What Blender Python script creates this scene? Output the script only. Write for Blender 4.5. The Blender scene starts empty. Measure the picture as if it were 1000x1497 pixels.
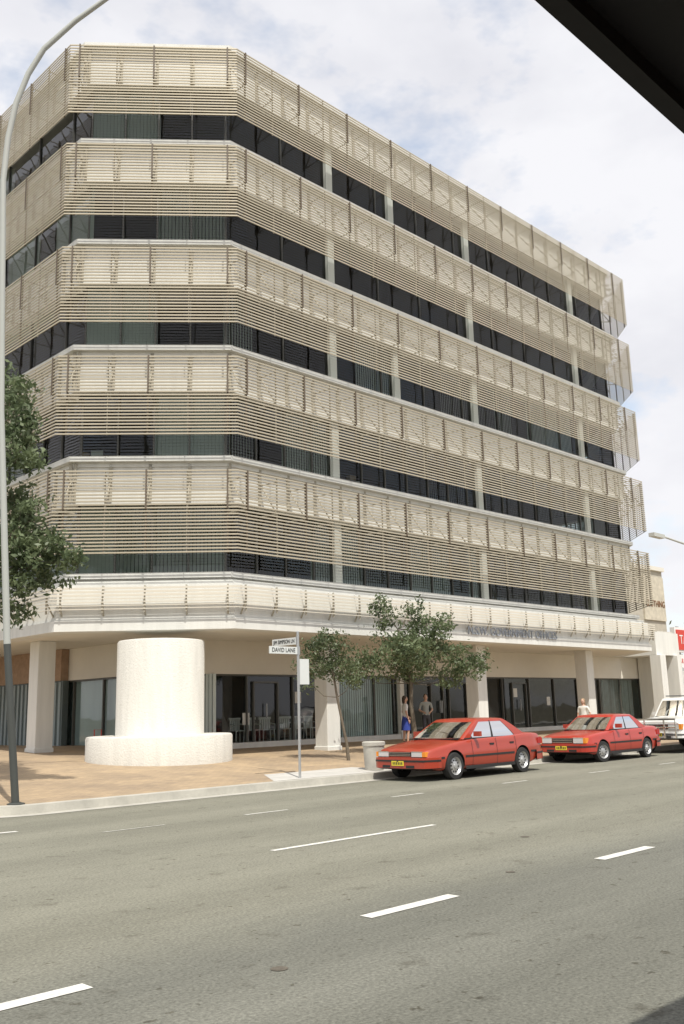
import bpy, bmesh, math, random
from mathutils import Vector, Matrix
import numpy as np
random.seed(7)
R2=math.sqrt(2)
scene=bpy.context.scene
# ------------------------------------------------------------ helpers
def new_mat(name):
    m=bpy.data.materials.new(name); m.use_nodes=True
    nt=m.node_tree; b=nt.nodes['Principled BSDF']
    return m,nt,b
def mat(name,col,rough=0.7,metal=0.0,var=0.0,scale=3.0,bump=0.0,bscale=40,spec=0.5,coat=0.0,col2=None,streak=False):
    m,nt,b=new_mat(name)
    b.inputs['Roughness'].default_value=rough
    b.inputs['Metallic'].default_value=metal
    b.inputs['Specular IOR Level'].default_value=spec
    b.inputs['Coat Weight'].default_value=coat
    c=(col[0],col[1],col[2],1)
    b.inputs['Base Color'].default_value=c
    if var>0 or col2:
        tc=nt.nodes.new('ShaderNodeTexCoord')
        n=nt.nodes.new('ShaderNodeTexNoise'); n.inputs['Scale'].default_value=scale; n.inputs['Detail'].default_value=7
        n.inputs['Roughness'].default_value=0.65
        if streak:
            mp=nt.nodes.new('ShaderNodeMapping'); mp.inputs['Scale'].default_value=(3,3,0.35)
            nt.links.new(tc.outputs['Object'],mp.inputs['Vector']); nt.links.new(mp.outputs[0],n.inputs['Vector'])
        else:
            nt.links.new(tc.outputs['Object'],n.inputs['Vector'])
        r=nt.nodes.new('ShaderNodeValToRGB')
        r.color_ramp.elements[0].position=0.3; r.color_ramp.elements[1].position=0.7
        c2=col2 if col2 else tuple(x*(1-var) for x in col)
        r.color_ramp.elements[0].color=(c2[0],c2[1],c2[2],1)
        r.color_ramp.elements[1].color=c
        nt.links.new(n.outputs['Fac'],r.inputs['Fac']); nt.links.new(r.outputs['Color'],b.inputs['Base Color'])
    if bump>0:
        tc=nt.nodes.new('ShaderNodeTexCoord')
        n=nt.nodes.new('ShaderNodeTexNoise'); n.inputs['Scale'].default_value=bscale; n.inputs['Detail'].default_value=5
        nt.links.new(tc.outputs['Object'],n.inputs['Vector'])
        bp=nt.nodes.new('ShaderNodeBump'); bp.inputs['Strength'].default_value=bump; bp.inputs['Distance'].default_value=0.02
        nt.links.new(n.outputs['Fac'],bp.inputs['Height']); nt.links.new(bp.outputs['Normal'],b.inputs['Normal'])
    return m
def glass_mat(name,tint,boost=1.0,wav=0.0):
    m=bpy.data.materials.new(name); m.use_nodes=True; nt=m.node_tree; nt.nodes.clear()
    o=nt.nodes.new('ShaderNodeOutputMaterial'); mx=nt.nodes.new('ShaderNodeMixShader')
    t=nt.nodes.new('ShaderNodeBsdfTransparent'); t.inputs['Color'].default_value=(*tint,1)
    g=nt.nodes.new('ShaderNodeBsdfGlossy'); g.inputs['Roughness'].default_value=0.02
    f=nt.nodes.new('ShaderNodeFresnel'); f.inputs['IOR'].default_value=1.5
    mu=nt.nodes.new('ShaderNodeMath'); mu.operation='MULTIPLY'; mu.inputs[1].default_value=boost
    mu.use_clamp=True
    if wav>0:
        tc=nt.nodes.new('ShaderNodeTexCoord'); n=nt.nodes.new('ShaderNodeTexNoise'); n.inputs['Scale'].default_value=1.3; n.inputs['Detail'].default_value=1
        bp=nt.nodes.new('ShaderNodeBump'); bp.inputs['Strength'].default_value=wav; bp.inputs['Distance'].default_value=.05
        nt.links.new(tc.outputs['Object'],n.inputs['Vector']); nt.links.new(n.outputs['Fac'],bp.inputs['Height']); nt.links.new(bp.outputs[0],g.inputs['Normal'])
    nt.links.new(f.outputs[0],mu.inputs[0]); nt.links.new(mu.outputs[0],mx.inputs[0])
    nt.links.new(t.outputs[0],mx.inputs[1]); nt.links.new(g.outputs[0],mx.inputs[2]); nt.links.new(mx.outputs[0],o.inputs[0])
    return m
class MB:
    def __init__(s): s.v=[]; s.f=[]; s.m=[]
    def quad(s,pts,m=0):
        i=len(s.v); s.v+= [tuple(p) for p in pts]; s.f.append(tuple(range(i,i+len(pts)))); s.m.append(m)
    def box(s,a,b,m=0):
        x0,y0,z0=a; x1,y1,z1=b; i=len(s.v)
        s.v+=[(x0,y0,z0),(x1,y0,z0),(x1,y1,z0),(x0,y1,z0),(x0,y0,z1),(x1,y0,z1),(x1,y1,z1),(x0,y1,z1)]
        for q in ((0,3,2,1),(4,5,6,7),(0,1,5,4),(1,2,6,5),(2,3,7,6),(3,0,4,7)):
            s.f.append(tuple(i+k for k in q)); s.m.append(m)
    def obox(s,c,ux,uy,hx,hy,z0,z1,m=0):
        i=len(s.v)
        for z in (z0,z1):
            for sx,sy in ((-1,-1),(1,-1),(1,1),(-1,1)):
                s.v.append((c[0]+ux[0]*hx*sx+uy[0]*hy*sy,c[1]+ux[1]*hx*sx+uy[1]*hy*sy,z))
        for q in ((0,3,2,1),(4,5,6,7),(0,1,5,4),(1,2,6,5),(2,3,7,6),(3,0,4,7)):
            s.f.append(tuple(i+k for k in q)); s.m.append(m)
    def tube(s,pts,rad,n=10,m=0,cap=True):
        pts=[Vector(p) for p in pts]; base=len(s.v)
        up=Vector((0.31,0.2,0.93)).normalized()
        for k,p in enumerate(pts):
            d=(pts[min(k+1,len(pts)-1)]-pts[max(k-1,0)]).normalized()
            if k>0:
                a=(pa-d*pa.dot(d)).normalized(); b=d.cross(a).normalized()
            else:
                ref=up if abs(d.dot(up))<0.9 else Vector((1,0,0))
                a=d.cross(ref).normalized(); b=d.cross(a).normalized()
            pa=a
            r=rad[k] if isinstance(rad,(list,tuple)) else rad
            for j in range(n):
                t=2*math.pi*j/n
                s.v.append(tuple(p+a*math.cos(t)*r+b*math.sin(t)*r))
        for k in range(len(pts)-1):
            for j in range(n):
                j2=(j+1)%n
                s.f.append((base+k*n+j,base+k*n+j2,base+(k+1)*n+j2,base+(k+1)*n+j)); s.m.append(m)
        if cap:
            s.f.append(tuple(base+j for j in range(n))[::-1]); s.m.append(m)
            s.f.append(tuple(base+(len(pts)-1)*n+j for j in range(n))); s.m.append(m)
    def lathe(s,c,prof,n=48,m=0,axis='z'):
        base=len(s.v)
        for r,z in prof:
            for j in range(n):
                t=2*math.pi*j/n
                if axis=='z': s.v.append((c[0]+r*math.cos(t),c[1]+r*math.sin(t),c[2]+z))
                else: s.v.append((c[0]+r*math.cos(t),c[1]+z,c[2]+r*math.sin(t)))
        for k in range(len(prof)-1):
            mm=m[k] if isinstance(m,(list,tuple)) else m
            for j in range(n):
                j2=(j+1)%n
                s.f.append((base+k*n+j,base+k*n+j2,base+(k+1)*n+j2,base+(k+1)*n+j)); s.m.append(mm)
    def ell(s,c,r,m=0,nu=14,nv=10):
        base=len(s.v)
        for i in range(nv+1):
            ph=math.pi*i/nv
            for j in range(nu):
                t=2*math.pi*j/nu
                s.v.append((c[0]+r[0]*math.sin(ph)*math.cos(t),c[1]+r[1]*math.sin(ph)*math.sin(t),c[2]+r[2]*math.cos(ph)))
        for i in range(nv):
            for j in range(nu):
                j2=(j+1)%nu
                s.f.append((base+i*nu+j,base+(i+1)*nu+j,base+(i+1)*nu+j2,base+i*nu+j2)); s.m.append(m)
    def ring(s,poly_o,poly_i,z0,z1,m=0,z0i=None,z1i=None):
        n=len(poly_o); base=len(s.v)
        z0i=z0 if z0i is None else z0i; z1i=z1 if z1i is None else z1i
        for P,z in ((poly_o,z0),(poly_o,z1),(poly_i,z1i),(poly_i,z0i)):
            for q in P: s.v.append((q[0],q[1],z))
        for L in range(4):
            for j in range(n):
                j2=(j+1)%n; L2=(L+1)%4
                s.f.append((base+L*n+j,base+L*n+j2,base+L2*n+j2,base+L2*n+j)); s.m.append(m)
    def prism(s,poly,z0,z1,m=0,poly2=None):
        n=len(poly); base=len(s.v); poly2=poly2 or poly
        for q in poly: s.v.append((q[0],q[1],z0))
        for q in poly2: s.v.append((q[0],q[1],z1))
        for j in range(n):
            j2=(j+1)%n; s.f.append((base+j,base+j2,base+n+j2,base+n+j)); s.m.append(m)
        s.f.append(tuple(base+j for j in range(n))[::-1]); s.m.append(m)
        s.f.append(tuple(base+n+j for j in range(n))); s.m.append(m)
    def build(s,name,mats,parent=None,smooth=False,loc=None,angle=35):
        me=bpy.data.meshes.new(name); me.from_pydata(s.v,[],s.f)
        for mm in mats: me.materials.append(mm)
        me.polygons.foreach_set('material_index',s.m)
        me.validate(); me.update()
        if smooth:
            me.shade_smooth()
            me.set_sharp_from_angle(angle=math.radians(angle))
        o=bpy.data.objects.new(name,me); scene.collection.objects.link(o)
        if loc: o.location=loc
        if parent: o.parent=parent
        return o
def empty(name,loc=(0,0,0),rz=0):
    e=bpy.data.objects.new(name,None); scene.collection.objects.link(e); e.location=loc; e.rotation_euler=(0,0,rz); return e
def text(name,body,size,loc,rot,m,parent,extr=0.01,width=None):
    cu=bpy.data.curves.new(name,'FONT'); cu.body=body; cu.size=size; cu.extrude=extr; cu.align_x='CENTER'; cu.align_y='CENTER'
    cu.materials.append(m); o=bpy.data.objects.new(name,cu); scene.collection.objects.link(o)
    o.location=loc; o.rotation_euler=rot; o.parent=parent
    if width:
        bpy.context.view_layer.update()
        o.scale=(width/max(o.dimensions.x,0.01),1,1)
    return o
def inset(poly,d):
    n=len(poly); out=[]
    for i in range(n):
        p0=Vector(poly[i-1]); p1=Vector(poly[i]); p2=Vector(poly[(i+1)%n])
        d1=(p1-p0).normalized(); d2=(p2-p1).normalized()
        n1=Vector((-d1.y,d1.x)); n2=Vector((-d2.y,d2.x))
        a=p1+n1*d; b=p1+n2*d
        den=d1.x*d2.y-d1.y*d2.x
        t=((b-a).x*d2.y-(b-a).y*d2.x)/den
        q=a+d1*t; out.append((q.x,q.y))
    return out
def gz(s): # pavement height
    return 0.15+0.043*(min(s,30)-16.4)
# ------------------------------------------------------------ world + sun
sd=Vector((-0.28,-0.53,1.0)).normalized()
el=math.asin(sd.z); rot=math.atan2(sd.x,sd.y)
w=bpy.data.worlds.new("World"); scene.world=w; w.use_nodes=True; nt=w.node_tree
bg=nt.nodes['Background']; bg.inputs['Strength'].default_value=0.113
sky=nt.nodes.new('ShaderNodeTexSky'); sky.sky_type='NISHITA'; sky.sun_disc=False
sky.sun_elevation=el; sky.sun_rotation=rot; sky.dust_density=2.0
skm=nt.nodes.new('ShaderNodeMix'); skm.data_type='RGBA'; skm.blend_type='MULTIPLY'; skm.inputs[0].default_value=1; skm.inputs[7].default_value=(2.45,2.35,2.1,1)
nt.links.new(sky.outputs[0],skm.inputs[6])
tc=nt.nodes.new('ShaderNodeTexCoord'); mp=nt.nodes.new('ShaderNodeMapping'); mp.inputs['Scale'].default_value=(1,1,1.8)
mp.inputs['Location'].default_value=(0.75,0.4,0.2)
nz=nt.nodes.new('ShaderNodeTexNoise'); nz.inputs['Scale'].default_value=3.6; nz.inputs['Detail'].default_value=6; nz.inputs['Roughness'].default_value=0.58
nt.links.new(tc.outputs['Generated'],mp.inputs['Vector']); nt.links.new(mp.outputs[0],nz.inputs['Vector'])
cr=nt.nodes.new('ShaderNodeValToRGB'); cr.color_ramp.elements[0].position=0.35; cr.color_ramp.elements[0].color=(.30,.30,.30,1)
cr.color_ramp.elements[1].position=0.48; cr.color_ramp.elements[1].color=(1,1,1,1)
nt.links.new(nz.outputs['Fac'],cr.inputs['Fac'])
nz2=nt.nodes.new('ShaderNodeTexNoise'); nz2.inputs['Scale'].default_value=4.5; nz2.inputs['Detail'].default_value=5
nt.links.new(mp.outputs[0],nz2.inputs['Vector'])
cc=nt.nodes.new('ShaderNodeValToRGB'); cc.color_ramp.elements[0].position=0.35; cc.color_ramp.elements[0].color=(6.8,6.85,7.35,1)
cc.color_ramp.elements[1].position=0.62; cc.color_ramp.elements[1].color=(8.3,8.3,8.6,1)
nt.links.new(nz2.outputs['Fac'],cc.inputs['Fac'])
mx=nt.nodes.new('ShaderNodeMix'); mx.data_type='RGBA'
nt.links.new(cr.outputs['Color'],mx.inputs[0]); nt.links.new(skm.outputs[2],mx.inputs[6]); nt.links.new(cc.outputs['Color'],mx.inputs[7])
nt.links.new(mx.outputs[2],bg.inputs['Color'])
L=bpy.data.lights.new('sun','SUN'); L.energy=4.3; L.angle=math.radians(0.6); L.color=(1,0.96,0.87)
so=bpy.data.objects.new('sun',L); scene.collection.objects.link(so); so.rotation_euler=sd.to_track_quat('Z','Y').to_euler(); so.location=(0,0,60)
scene.view_settings.view_transform='Standard'; scene.view_settings.look='None'; scene.view_settings.exposure=0
# ------------------------------------------------------------ camera
cd=bpy.data.cameras.new('camera'); cam=bpy.data.objects.new('camera',cd); scene.collection.objects.link(cam); scene.camera=cam
cd.sensor_fit='VERTICAL'; cd.sensor_height=36; cd.lens=36*1362/1497; cd.clip_end=4000; cd.clip_start=0.05
M=Matrix.Rotation(math.radians(-45),4,'Z')@Matrix.Rotation(math.radians(90+12.1),4,'X')@Matrix.Rotation(math.radians(-1.53),4,'Z')
cam.matrix_world=Matrix.Translation((0,0,1.65))@M
# ------------------------------------------------------------ materials
WHITE=mat('painted_concrete',(.77,.765,.72),.8,var=.14,scale=1.2,streak=True,bump=.15)
WHITE2=mat('cream_wall',(.76,.73,.65),.8,var=.08,scale=1.0)
SLAT=mat('louvre_aluminium',(.55,.485,.365),.40,metal=.25,var=.12,scale=.8)
POST=mat('screen_post_bronze',(.13,.10,.07),.6)
POSTL=mat('screen_post_light',(.40,.37,.30),.6)
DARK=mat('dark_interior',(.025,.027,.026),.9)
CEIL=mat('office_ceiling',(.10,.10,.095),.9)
MULL=mat('window_mullion',(.06,.06,.055),.5)
GREYP=mat('grey_pier',(.5,.52,.48),.8)
BLIND=mat('vertical_blind',(.68,.72,.66),.8)
GLASS=glass_mat('tinted_glass',(.66,.72,.70),1.35,.12)
GGLASS=glass_mat('shop_glass',(.82,.88,.86),1.5,.06)
CONC=mat('concrete',(.52,.50,.44),.9,var=.28,scale=2.5,bump=.3)
DRUM=mat('roughcast_render',(.72,.70,.64),.9,var=.15,scale=1.5,bump=.8,bscale=22,streak=True)
STEEL=mat('galvanised_steel',(.45,.46,.46),.45,metal=.5)
DSTEEL=mat('dark_pole_paint',(.06,.065,.06),.6)
def asphalt():
    m,nt,b=new_mat('asphalt'); b.inputs['Roughness'].default_value=.9; b.inputs['Specular IOR Level'].default_value=.25
    tc=nt.nodes.new('ShaderNodeTexCoord')
    def noise(sc,det,ro,mpS=None):
        n=nt.nodes.new('ShaderNodeTexNoise'); n.inputs['Scale'].default_value=sc; n.inputs['Detail'].default_value=det; n.inputs['Roughness'].default_value=ro
        if mpS:
            mp=nt.nodes.new('ShaderNodeMapping'); mp.inputs['Scale'].default_value=mpS
            nt.links.new(tc.outputs['Object'],mp.inputs[0]); nt.links.new(mp.outputs[0],n.inputs['Vector'])
        else: nt.links.new(tc.outputs['Object'],n.inputs['Vector'])
        return n
    def ramp(n,p0,p1,c0,c1):
        r=nt.nodes.new('ShaderNodeValToRGB'); r.color_ramp.elements[0].position=p0; r.color_ramp.elements[1].position=p1
        r.color_ramp.elements[0].color=(*c0,1); r.color_ramp.elements[1].color=(*c1,1); nt.links.new(n.outputs[0],r.inputs[0]); return r
    def mul(a,bb):
        mm=nt.nodes.new('ShaderNodeMix'); mm.data_type='RGBA'; mm.blend_type='MULTIPLY'; mm.inputs[0].default_value=1
        nt.links.new(a,mm.inputs[6]); nt.links.new(bb,mm.inputs[7]); return mm.outputs[2]
    r1=ramp(noise(.35,6,.5,(.3,1.8,1)),.3,.72,(.195,.192,.155),(.262,.257,.21))
    n2=noise(38,4,.7); r2=ramp(n2,.32,.68,(.6,.6,.6),(1.3,1.3,1.3))
    r3=ramp(noise(2.3,5,.65),.60,.72,(1,1,1),(.66,.64,.62))
    r4=ramp(noise(8,3,.6),.645,.70,(1,1,1),(.55,.52,.48))
    r5=ramp(noise(7,8,.8,(.25,1,1)),.35,.6,(.9,.9,.9),(1.04,1.04,1.04))
    sx=nt.nodes.new('ShaderNodeSeparateXYZ'); nt.links.new(tc.outputs['Object'],sx.inputs[0])
    nn=noise(1.2,5,.6); ad=nt.nodes.new('ShaderNodeMath'); ad.operation='MULTIPLY_ADD'; ad.inputs[1].default_value=1.0
    nt.links.new(nn.outputs['Fac'],ad.inputs[0]); nt.links.new(sx.outputs[1],ad.inputs[2])
    mr=nt.nodes.new('ShaderNodeMapRange'); mr.inputs[1].default_value=6.0; mr.inputs[2].default_value=7.4
    nt.links.new(ad.outputs[0],mr.inputs[0]); r6=ramp(mr,0,1,(.82,.83,.86),(1.03,1.02,1.0))
    wv=nt.nodes.new('ShaderNodeTexWave'); wv.bands_direction='Y'; wv.inputs['Scale'].default_value=.175; wv.inputs['Distortion'].default_value=.6; wv.inputs['Detail'].default_value=3
    nt.links.new(tc.outputs['Object'],wv.inputs['Vector']); r7=ramp(wv,0,1,(.92,.92,.92),(1.04,1.04,1.04))
    c=r1.outputs[0]
    for r in (r2,r3,r4,r5,r6,r7): c=mul(c,r.outputs[0])
    nt.links.new(c,b.inputs['Base Color'])
    bp=nt.nodes.new('ShaderNodeBump'); bp.inputs['Strength'].default_value=.6; bp.inputs['Distance'].default_value=.012
    nt.links.new(n2.outputs['Fac'],bp.inputs['Height']); nt.links.new(bp.outputs[0],b.inputs['Normal'])
    return m
ASPH=asphalt()
def pavers():
    m,nt,b=new_mat('brick_pavers'); b.inputs['Roughness'].default_value=.85
    tc=nt.nodes.new('ShaderNodeTexCoord')
    br=nt.nodes.new('ShaderNodeTexBrick'); br.inputs['Scale'].default_value=1; br.inputs['Brick Width'].default_value=.23; br.inputs['Row Height'].default_value=.115
    br.inputs['Mortar Size'].default_value=.006; br.inputs['Color1'].default_value=(.45,.335,.22,1); br.inputs['Color2'].default_value=(.36,.27,.18,1); br.inputs['Mortar'].default_value=(.28,.235,.17,1)
    nt.links.new(tc.outputs['Object'],br.inputs['Vector'])
    n=nt.nodes.new('ShaderNodeTexNoise'); n.inputs['Scale'].default_value=.6; n.inputs['Detail'].default_value=7; n.inputs['Roughness'].default_value=.65
    nt.links.new(tc.outputs['Object'],n.inputs['Vector'])
    r=nt.nodes.new('ShaderNodeValToRGB'); r.color_ramp.elements[0].position=.35; r.color_ramp.elements[1].position=.65
    r.color_ramp.elements[0].color=(.76,.76,.78,1); r.color_ramp.elements[1].color=(1.1,1.08,1.02,1)
    nt.links.new(n.outputs['Fac'],r.inputs[0])
    mm=nt.nodes.new('ShaderNodeMix'); mm.data_type='RGBA'; mm.blend_type='MULTIPLY'; mm.inputs[0].default_value=1
    nt.links.new(br.outputs['Color'],mm.inputs[6]); nt.links.new(r.outputs[0],mm.inputs[7]); nt.links.new(mm.outputs[2],b.inputs['Base Color'])
    return m
PAVE=pavers()
PAINT=mat('road_paint',(.80,.79,.75),.7,col2=(.55,.53,.47),scale=14)
PAINTW=mat('worn_road_paint',(.66,.65,.6),.8,col2=(.30,.29,.24),scale=9)
EARTH=mat('ground_earth',(.16,.14,.09),.95,var=.3,scale=.1)
# ------------------------------------------------------------ ground, road, pavement
b=MB(); b.quad([(-1500,-1500,-.03),(1500,-1500,-.03),(1500,1500,-.03),(-1500,1500,-.03)]); b.build('ground',[EARTH])
b=MB(); b.quad([(-120,2.3,0),(500,2.3,0),(500,16.5,0),(-120,16.5,0)])
b.build('road',[ASPH])
b=MB(); b.quad([(-4,16.5,0.0),(9,16.5,0.0),(9,30,.58),(-4,30,.58)]); b.quad([(-4,30,.58),(9,30,.58),(9,400,.58),(-4,400,.58)])
b.build('side_street',[ASPH])
arc=[(8.4-1.4*math.sin(t),17.8-1.4*math.cos(t)) for t in [math.pi/2*i/10 for i in range(11)]]
out=[(500,16.4)]+arc+[(7,30)]
b=MB()
b.quad([(x,y,gz(y)) for x,y in out]+[(500,30,gz(30))]); b.quad([(7,30,gz(30)),(7,400,gz(30)),(500,400,gz(30)),(500,30,gz(30))])
b.build('pavement',[PAVE])
ou=[(x,y-.0) for x,y in out]
inn=[(500,16.58)]+[(8.4-1.22*math.sin(t),17.8-1.22*math.cos(t)) for t in [math.pi/2*i/10 for i in range(11)]]+[(7.18,30)]
gut=[(500,16.05)]+[(8.4-1.75*math.sin(t),17.8-1.75*math.cos(t)) for t in [math.pi/2*i/10 for i in range(11)]]+[(6.65,30)]
b=MB()
for i in range(len(ou)-1):
    a0,a1=ou[i],ou[i+1]; c0,c1=inn[i],inn[i+1]; g0,g1=gut[i],gut[i+1]
    zr=lambda s:0.006+max(0,(s-16.5))*.043
    b.quad([(a0[0],a0[1],gz(a0[1])+.004),(a1[0],a1[1],gz(a1[1])+.004),(c1[0],c1[1],gz(c1[1])+.004),(c0[0],c0[1],gz(c0[1])+.004)])
    b.quad([(a0[0],a0[1],gz(a0[1])+.004),(a1[0],a1[1],gz(a1[1])+.004),(a1[0],a1[1]-.02,-.02+zr(a1[1])),(a0[0],a0[1]-.02,-.02+zr(a0[1]))])
    b.quad([(a0[0],a0[1],zr(a0[1])),(a1[0],a1[1],zr(a1[1])),(g1[0],g1[1],zr(g1[1])),(g0[0],g0[1],zr(g0[1]))])
b.build('kerb',[CONC])
b=MB(); b.quad([(14.2,16.6,gz(16.6)+.005),(18.6,16.6,gz(16.6)+.005),(18.0,17.9,gz(17.9)+.005),(15.0,17.9,gz(17.9)+.005)]); b.build('concrete_apron',[mat('pale_concrete',(.58,.56,.52),.9,var=.25,scale=2)])
b=MB()
for k in range(-2,20):
    p=5.84+3.68*k; b.quad([(p,5.62,.005),(p+1.15,5.62,.005),(p+1.15,5.76,.005),(p,5.76,.005)],0)
    p=13.95+3.65*k
    if p>9.5: b.quad([(p,12.74,.005),(p+.95,12.74,.005),(p+.95,12.84,.005),(p,12.84,.005)],1)
b.quad([(7.85,9.17,.005),(10.95,9.17,.005),(10.95,9.27,.005),(7.85,9.27,.005)],0)
for k in range(1,14): b.quad([(7.85+12*k,9.17,.005),(10.95+12*k,9.17,.005),(10.95+12*k,9.27,.005),(7.85+12*k,9.27,.005)],0)
b.quad([(7.6,12.76,.005),(8.7,12.76,.005),(8.7,12.81,.005),(7.6,12.81,.005)],1)
b.quad([(5.0,14.3,.005),(6.9,14.0,.005),(6.9,14.12,.005),(5.0,14.42,.005)],0)
b.build('lane_marking',[PAINT,PAINTW])
MAN=mat('cast_iron',(.15,.13,.10),.8,var=.5,scale=20)
for (p,s,r) in ((4.35,5.05,.06),(8.3,6.0,.05),(10.6,7.4,.06)):
    b=MB(); b.lathe((p,s,.006),[(0.001,.0),(r*.8,.0),(r,-.002)],20); b.build('manhole_cover',[MAN])
b=MB(); b.box((-60,-3,-.02),(200,2.3,.15)); b.build('near_footpath',[CONC])
ns=empty('shop_with_awning')
AWN=mat('awning_underside',(.022,.02,.018),.8)
b=MB(); b.box((-14,-9,.15),(30,-3,5.2)); b.build('shop_wall',[mat('red_brick',(.3,.17,.11),.9,var=.3)],ns)
b=MB(); b.box((-14,-2.98,3.25),(30,.9,3.45)); b.box((-14,.9,3.2),(30,.95,3.47)); b.build('awning',[AWN],ns)
# ------------------------------------------------------------ OFFICE BUILDING
poly=[(12.81,24.81),(16.91,21.27),(42.4,21.27),(46.3,25.1),(46.3,45),(12.81,45)]
FH=3.61
ob=empty('office_building')
P=lambda d:inset(poly,d)
edges=[]
for i in range(6):
    a=Vector(poly[i]); c=Vector(poly[(i+1)%6]); d=(c-a); ln=d.length; d.normalize(); n=Vector((-d.y,d.x)); edges.append((a,c,d,n,ln))
starts=[.31,.37,.3,.3,.3,.3]
slats=MB(); posts=MB(); brk=MB()
for k in range(5):
    z0=6.35+FH*k; N=25; pitch=2.46/(N-1)
    for j in range(N):
        z=z0+j*pitch
        hh=.0195
        slats.ring(P(0),P(.020),z-hh+.004,z+hh+.004,0,z0i=z-hh-.004,z1i=z+hh-.004)
    for ei in (0,1,2,3,5):
        a,c,d,n,ln=edges[ei]
        t=starts[ei] if ei!=5 else ln-.31-1.2*int((ln-.6)/1.2)
        nn=int((ln-t-.1)/1.2)
        for q in range(nn+1):
            tt=t+q*1.2
            par=(q%2==0) if ei!=5 else ((nn-q)%2==0)
            cpt=a+d*tt
            if par:
                posts.obox(cpt+n*.045,d,n,.024,.02,z0-.03,z0+2.5,0)
                posts.obox(cpt-n*.012,d,n,.024,.01,z0+1.3,z0+2.5,0)
            else: posts.obox(cpt+n*.05,d,n,.014,.02,z0-.03,z0+2.5,1)
            w0=cpt+n*.9
            for zz in (2.34,1.32):
                brk.tube([(cpt.x+n.x*.06,cpt.y+n.y*.06,z0+zz),(w0.x,w0.y,z0+zz+.03)],.022,6)
            brk.tube([(cpt.x+n.x*.08,cpt.y+n.y*.08,z0+1.35),(w0.x,w0.y,z0+2.5)],.026,6)
            brk.obox(w0-n*.03,d,n,.05,.03,z0+1.75,z0+2.9)
slats.build('louvre_slats',[SLAT],ob); posts.build('screen_posts',[POST,POSTL],ob); brk.build('screen_brackets',[POSTL],ob)
sp=MB(); gl=MB(); mu=MB(); bl=MB(); inn_=MB()
rnd=random.Random(3)
for k in range(-1,5):
    z=FH*k
    top=9.46+z
    bot=8.02+z if k>=0 else 4.3
    sp.ring(P(.9),P(1.5),bot,top-.17,0)
    sp.ring(P(.66),P(1.5),top-.165,top,0)
    sp.ring(P(.84),P(.898),top-.3,top-.17,0)
    if k<4:
        g0,g1=top,11.63+z
        q=P(1.2); n6=len(q)
        for i in range(n6):
            a0,a1=q[i],q[(i+1)%n6]
            gl.quad([(a0[0],a0[1],g0),(a1[0],a1[1],g0),(a1[0],a1[1],g1),(a0[0],a0[1],g1)])
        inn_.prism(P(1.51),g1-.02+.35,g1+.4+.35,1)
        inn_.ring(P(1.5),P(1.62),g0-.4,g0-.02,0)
        for ei in (0,1,2,3,5):
            a,c,d,n,ln=edges[ei]; ia=Vector(q[ei]); ic=Vector(q[(ei+1)%6]); l2=(ic-ia).length
            nb=max(1,round(l2/1.2)); bw=l2/nb
            for j in range(nb+1):
                if k>=1 and j%2 and ei!=0: continue
                cpt=ia+d*(j*bw)
                mu.obox(cpt-n*.02,d,n,.022,.035,g0,g1,0)
            if ei in (0,1,5):
                dens={-1:.7,0:.68,1:.35,2:.22,3:.12}[k]
                j=0
                while j<nb:
                    run=rnd.choice([1,1,2,2,3])
                    if rnd.random()<dens:
                        zz0=g0+.02; zz1=g1
                        ang=rnd.uniform(.15,1.0)
                        for jj in range(j,min(nb,j+run)):
                            x=0.05
                            while x<bw:
                                cpt=ia+d*(jj*bw+x)+n*.13
                                dd=(d*math.cos(ang)+n*math.sin(ang))*.055
                                bl.quad([(cpt.x-dd.x,cpt.y-dd.y,zz0),(cpt.x+dd.x,cpt.y+dd.y,zz0),(cpt.x+dd.x,cpt.y+dd.y,zz1),(cpt.x-dd.x,cpt.y-dd.y,zz1)])
                                x+=.115
                    elif rnd.random()<.35:
                        for u in range(rnd.choice([1,2,3])):
                            cpt=ia+d*((j+rnd.random())*bw)+n*.35
                            mu.obox(cpt,d,n,rnd.uniform(.08,.25),.1,g0+.02,g0+rnd.uniform(.2,.55),rnd.choice([2,3]))
                    j+=run
        for pp in (22.1,)+((25.5,) if k in (1,3) else ())+(30.4,38.8):
            mu.box((pp-.16,21.27+1.05,g0+.002),(pp+.16,21.27+1.19,g1-.002),1)
sp.build('spandrels',[WHITE],ob); gl.build('window_glass',[GLASS],ob)
mu.build('window_frames',[MULL,GREYP,mat('cardboard',(.4,.28,.16),.9),mat('paper_white',(.6,.6,.55),.8)],ob); bl.build('blinds',[BLIND],ob)
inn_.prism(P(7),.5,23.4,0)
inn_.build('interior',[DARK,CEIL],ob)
b=MB(); b.prism(P(.95),23.903,24.45,0,P(1.5)); b.build('roof',[WHITE2],ob)
b=MB()
b.ring(P(.35),P(.897),4.11,5.45,0)
b.ring(P(.27),P(.348),4.11,4.42,0)
b.ring(P(.5),P(.897),5.452,5.58,0)
b.prism(P(.92),4.115,4.3,1)
b.build('podium_fascia',[WHITE,WHITE2],ob)
b=MB(); b2=MB()
for j in range(7):
    z=4.72+j*.1
    hh=.012 if j<4 else .028
    b.ring(P(.05),P(.08),z-hh,z+hh,0)
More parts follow.
